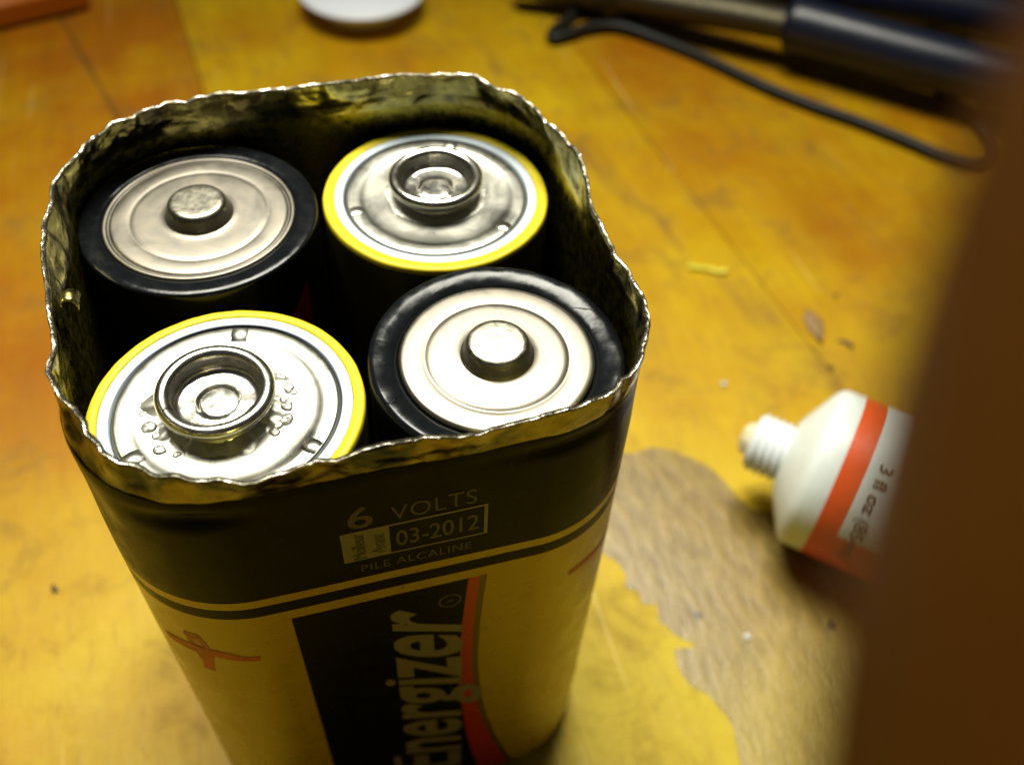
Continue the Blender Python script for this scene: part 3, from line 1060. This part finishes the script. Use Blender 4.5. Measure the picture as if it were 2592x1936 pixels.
for u, w in gv:
    t = (u - u0) / (u1 - u0)
    a = math.radians(112 + t * 72)            # from the crest down the side that faces the camera
    lv.append((28.6 + w * 4.0, (TR + .25) * math.cos(a), (TR + .25) * math.sin(a)))
mesh('contents_print', lv, gf, 'tube_ink', bd, smooth=False)

# ------------------------------------------------------------------ cable
cpts = [(150, 262), (131, 246), (117, 233), (107, 224), (106, 219.2), (113, 220.6), (121, 223.2), (130.5, 222.8), (137, 218.6), (146.6, 208.9), (155.9, 197.1), (164.3, 184.2), (172.4, 171.7), (183.7, 157.5),
        (195.3, 145.1), (205.8, 131.8), (214, 121), (224, 114), (234, 120), (237, 138), (236, 157), (244, 182), (262, 205), (300, 230)]
cb = thing('cable', (106, 219, TZ), 'thin black rubber cable curving across the bench below the blue-handled pliers', 'cable')
P = smooth_path([(x - 106, y - 219, 2.15 + (0.6 if 4 < i < 9 else 0)) for i, (x, y) in enumerate(cpts)], 8)
v, f = sweep(P, 2.1, 14)
mesh('cord', v, f, 'cable', cb)

# ------------------------------------------------------------------ pliers
pp = thing('pliers', (150, 226, TZ), 'steel pliers with dark blue plastic grips lying at the back of the bench', 'pliers')


def L(*pts):
    return [(x - 150, y - 226, z) for x, y, z in pts]


v, f = sweep(smooth_path(L((185, 191, 15), (192, 185, 15.5), (211, 167, 16), (244, 137, 16.5), (290, 97, 14), (318, 70, 11)), 8), lambda t: 6.0 + 4.2 * min(1, t * 12) - 1.5 * t, 20)
mesh('grip', v, f, 'blue', pp)
v, f = sweep(smooth_path(L((186, 222, 16), (198, 216, 16), (232, 198, 16.5), (272, 172, 16), (330, 132, 13)), 8), lambda t: 6.0 + 4.2 * min(1, t * 12) - 1.5 * t, 20)
mesh('grip', v, f, 'blue', pp)
v, f = sweep(smooth_path(L((196, 182, 15.5), (186, 191, 15), (170, 204, 14), (152, 219, 12), (136, 232, 11)), 6), lambda t: 6.5 + 2.5 * t, 12, flat=0.8)
mesh('handle_arm', v, f, 'steel', pp)
v, f = sweep(smooth_path(L((198, 216, 16), (184, 223, 15), (164, 234, 12), (146, 236, 11), (134, 236, 10)), 6), lambda t: 5.0 + 3.5 * t, 12, flat=0.62)
mesh('handle_arm', v, f, 'steel', pp)
v, f = lathe([(0.01, 4), (10, 4), (11, 5), (11, 14), (10, 15), (5, 15), (4.6, 16), (0.01, 16.2)], 40, 139 - 150, 234 - 226)
mesh('pivot', v, f, 'steel', pp)
for s, y0 in ((1, 0), (-1, 0)):
    v, f = sweep(smooth_path(L((139, 234 + 3 * s, 9.5), (126, 239 + 4 * s, 9), (112, 244 + 3 * s, 8.5), (98, 249 + 1.9 * s, 8)), 5), lambda t: 5.5 - 3.2 * t, 10, flat=1.0)
    mesh('jaw', v, f, 'steel', pp)

# ------------------------------------------------------------------ small white pot whose wide lid reaches into view
bt = thing('pot', (40, 258, TZ), 'small white plastic pot with a wide round lid at the far edge', 'pot')
v, f = lathe([(0.01, 0.2), (15, 0.2), (16.5, 1.0), (17.5, 6.5), (17.5, 7.6)], 48)
mesh('base', v, f, 'white', bt)
v, f = lathe([(17, 7.7), (23.4, 8.2), (24.3, 8.6), (24.2, 9.2), (23.2, 9.8), (19, 10.6), (12, 11.2), (6, 11.5), (0.01, 11.6)], 72)
mesh('lid', v, f, 'white', bt)

# ------------------------------------------------------------------ orange box at the far left corner
ob = thing('card_box', (-110, 300, TZ), 'flat orange card box at the far corner of the bench', 'box', rotz=math.radians(17))
bm = bmesh.new()
bmesh.ops.create_cube(bm, size=1.0)
for vv in bm.verts:
    vv.co = Vector((vv.co.x * 82, vv.co.y * 72, vv.co.z * 11 + 5.8))
bmesh.ops.bevel(bm, geom=[e for e in bm.edges], offset=1.6, segments=3, affect='EDGES')
vs = [tuple(x.co) for x in bm.verts]
bm.verts.index_update()
fs = [tuple(x.index for x in fc.verts) for fc in bm.faces]
bm.free()
mesh('carton', vs, fs, 'orange', ob)
v, f = box(-40, 40, -36.6, -36.25, 2, 9)
mesh('closing_flap', v, f, 'orange', ob, smooth=False)


# ------------------------------------------------------------------ scraps on the bench
def lump(name, at, pts, mat, label, cat, thick=0.35, bend=0.6, rotz=0.0):
    """small irregular flake: outline extruded and slightly cupped"""
    n = len(pts)
    mx = max(math.hypot(*p) for p in pts)
    vs = []
    for lvl, k in ((0.0, 0.9), (thick * .5, 1.0), (thick, 0.85)):
        for x, y in pts:
            vs.append((x * k, y * k, lvl + bend * (math.hypot(x, y) / mx) ** 2))
    vs += [(0, 0, 0), (0, 0, thick)]
    fs = []
    for j in range(2):
        for i in range(n):
            fs.append((j * n + i, j * n + (i + 1) % n, (j + 1) * n + (i + 1) % n, (j + 1) * n + i))
    for i in range(n):
        fs.append((3 * n, (i + 1) % n, i))
        fs.append((3 * n + 1, 2 * n + i, 2 * n + (i + 1) % n))
    o = mesh(name, vs, fs, mat, None)
    o.location = W(at[0], at[1], TZ + 0.05)
    o.rotation_euler = (0, 0, rotz)
    return tag(o, label, cat)


P = smooth_path([(-5.2, 2.2, .7), (-2, .9, .75), (1, -.5, .7), (2.2, -1.6, .8), (3.5, -2.2, .8), (5.2, -2.4, 1.3)], 6)
v, f = sweep(P, lambda t: 0.85 if t < .6 else 0.6 + .3 * t, 8, flat=.6)
o = mesh('plastic_sliver', v, f, 'yellow_bit')
o.location = W(113.4, 89.2, TZ)
tag(o, 'curled sliver of bright yellow plastic on the golden boards', 'scrap')
lump('wood_flake', (135.4, 61, TZ), [(-2.2, 4.2), (-.2, 6.0), (1.7, 3.6), (2.2, .6), (.4, -3.2), (-2.6, -7.6), (-3.2, -4.2), (-3.6, -.4), (-3.2, 2.2)], 'flake', 'pointed brown wood flake beyond the glue tube', 'flake', .4, .9)
lump('wood_flake', (139.6, 52.4, TZ), [(-1.9, 1.5), (0, 1.6), (1.6, .2), (2.0, -1.9), (1.0, -2.4), (.4, -.7), (-.8, .5)], 'dark_bit', 'small curved dark wood chip beside the pointed flake', 'flake', .35, .3)
lump('crumb', (100.0, 46.5, TZ), [(-.9, .5), (0, .9), (.9, .3), (.6, -.7), (-.5, -.8)], 'grey_bit', 'pale grey crumb above the glue nozzle', 'crumb', .7, .1)
lump('crumb', (-67.8, 27, TZ), [(-.5, 1.2), (.4, .6), (1.0, -.8), (.2, -1.2), (-.7, -.2)], 'dark_bit', 'dark crumb on the boards left of the case', 'crumb', .4, .1)
lump('crumb', (75.5, -21.5, TZ), [(-.8, .6), (.5, .9), (.9, -.4), (-.2, -.9)], 'grey_bit', 'pale crumb in the middle of the bare patch', 'crumb', .4, .1)


# ------------------------------------------------------------------ the photographer's hand: one fingertip reaches in front of the lens
def CW(x, y, z):
    """millimetres beside the lens (right, up, back) to the bench frame"""
    p = RC @ Vector((x, y, z))
    return (p.x + CAM[0], p.y + CAM[1], p.z + CAM[2])


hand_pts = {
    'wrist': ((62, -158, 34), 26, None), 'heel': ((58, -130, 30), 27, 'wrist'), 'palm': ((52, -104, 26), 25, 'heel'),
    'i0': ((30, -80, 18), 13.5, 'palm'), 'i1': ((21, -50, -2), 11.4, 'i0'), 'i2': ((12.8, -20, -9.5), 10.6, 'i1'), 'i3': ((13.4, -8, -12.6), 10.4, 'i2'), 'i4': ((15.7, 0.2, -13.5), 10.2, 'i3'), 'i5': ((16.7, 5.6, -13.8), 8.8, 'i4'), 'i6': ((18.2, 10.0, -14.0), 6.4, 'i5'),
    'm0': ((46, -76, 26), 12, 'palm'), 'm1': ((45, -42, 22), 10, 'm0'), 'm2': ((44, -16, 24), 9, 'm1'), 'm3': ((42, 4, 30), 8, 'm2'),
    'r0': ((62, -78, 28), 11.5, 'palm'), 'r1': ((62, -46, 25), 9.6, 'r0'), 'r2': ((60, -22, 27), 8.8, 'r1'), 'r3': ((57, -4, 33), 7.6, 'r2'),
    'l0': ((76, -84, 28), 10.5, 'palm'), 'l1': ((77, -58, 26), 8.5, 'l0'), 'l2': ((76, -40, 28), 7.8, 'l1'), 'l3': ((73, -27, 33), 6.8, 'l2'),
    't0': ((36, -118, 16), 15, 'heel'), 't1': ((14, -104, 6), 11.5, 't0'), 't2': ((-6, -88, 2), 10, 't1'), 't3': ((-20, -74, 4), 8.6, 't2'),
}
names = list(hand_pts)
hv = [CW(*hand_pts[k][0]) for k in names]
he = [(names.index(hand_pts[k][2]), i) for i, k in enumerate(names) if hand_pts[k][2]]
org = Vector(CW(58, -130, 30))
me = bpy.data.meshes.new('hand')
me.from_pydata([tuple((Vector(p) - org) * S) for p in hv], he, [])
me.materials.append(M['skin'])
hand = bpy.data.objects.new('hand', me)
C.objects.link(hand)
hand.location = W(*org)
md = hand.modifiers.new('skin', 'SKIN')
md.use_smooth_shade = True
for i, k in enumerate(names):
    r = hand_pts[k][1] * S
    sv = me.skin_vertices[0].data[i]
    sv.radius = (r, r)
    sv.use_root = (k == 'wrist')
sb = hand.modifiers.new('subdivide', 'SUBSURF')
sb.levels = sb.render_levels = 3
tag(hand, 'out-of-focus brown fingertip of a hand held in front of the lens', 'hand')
# fingernail on the side of the fingertip turned away from the lens
nv, nf = [], []
ax = Vector((1.3, 11, -2)).normalized()
for i in range(7):
    for j in range(9):
        t = i / 6
        a = math.radians(-50 + 100 * j / 8)
        p = Vector((14.6, -2.5, -12.9)) + ax * (t * 11)
        side = Vector((1, 0, 0)) * math.sin(a) + Vector((0, -0.15, -1)).normalized() * math.cos(a)
        q = p + side * (9.0 - 1.6 * t * t)
        nv.append(tuple(Vector(CW(*q)) - org))
for i in range(6):
    for j in range(8):
        k = i * 9 + j
        nf.append((k, k + 1, k + 10, k + 9))
nl = mesh('fingernail', nv, nf, 'nail', hand)
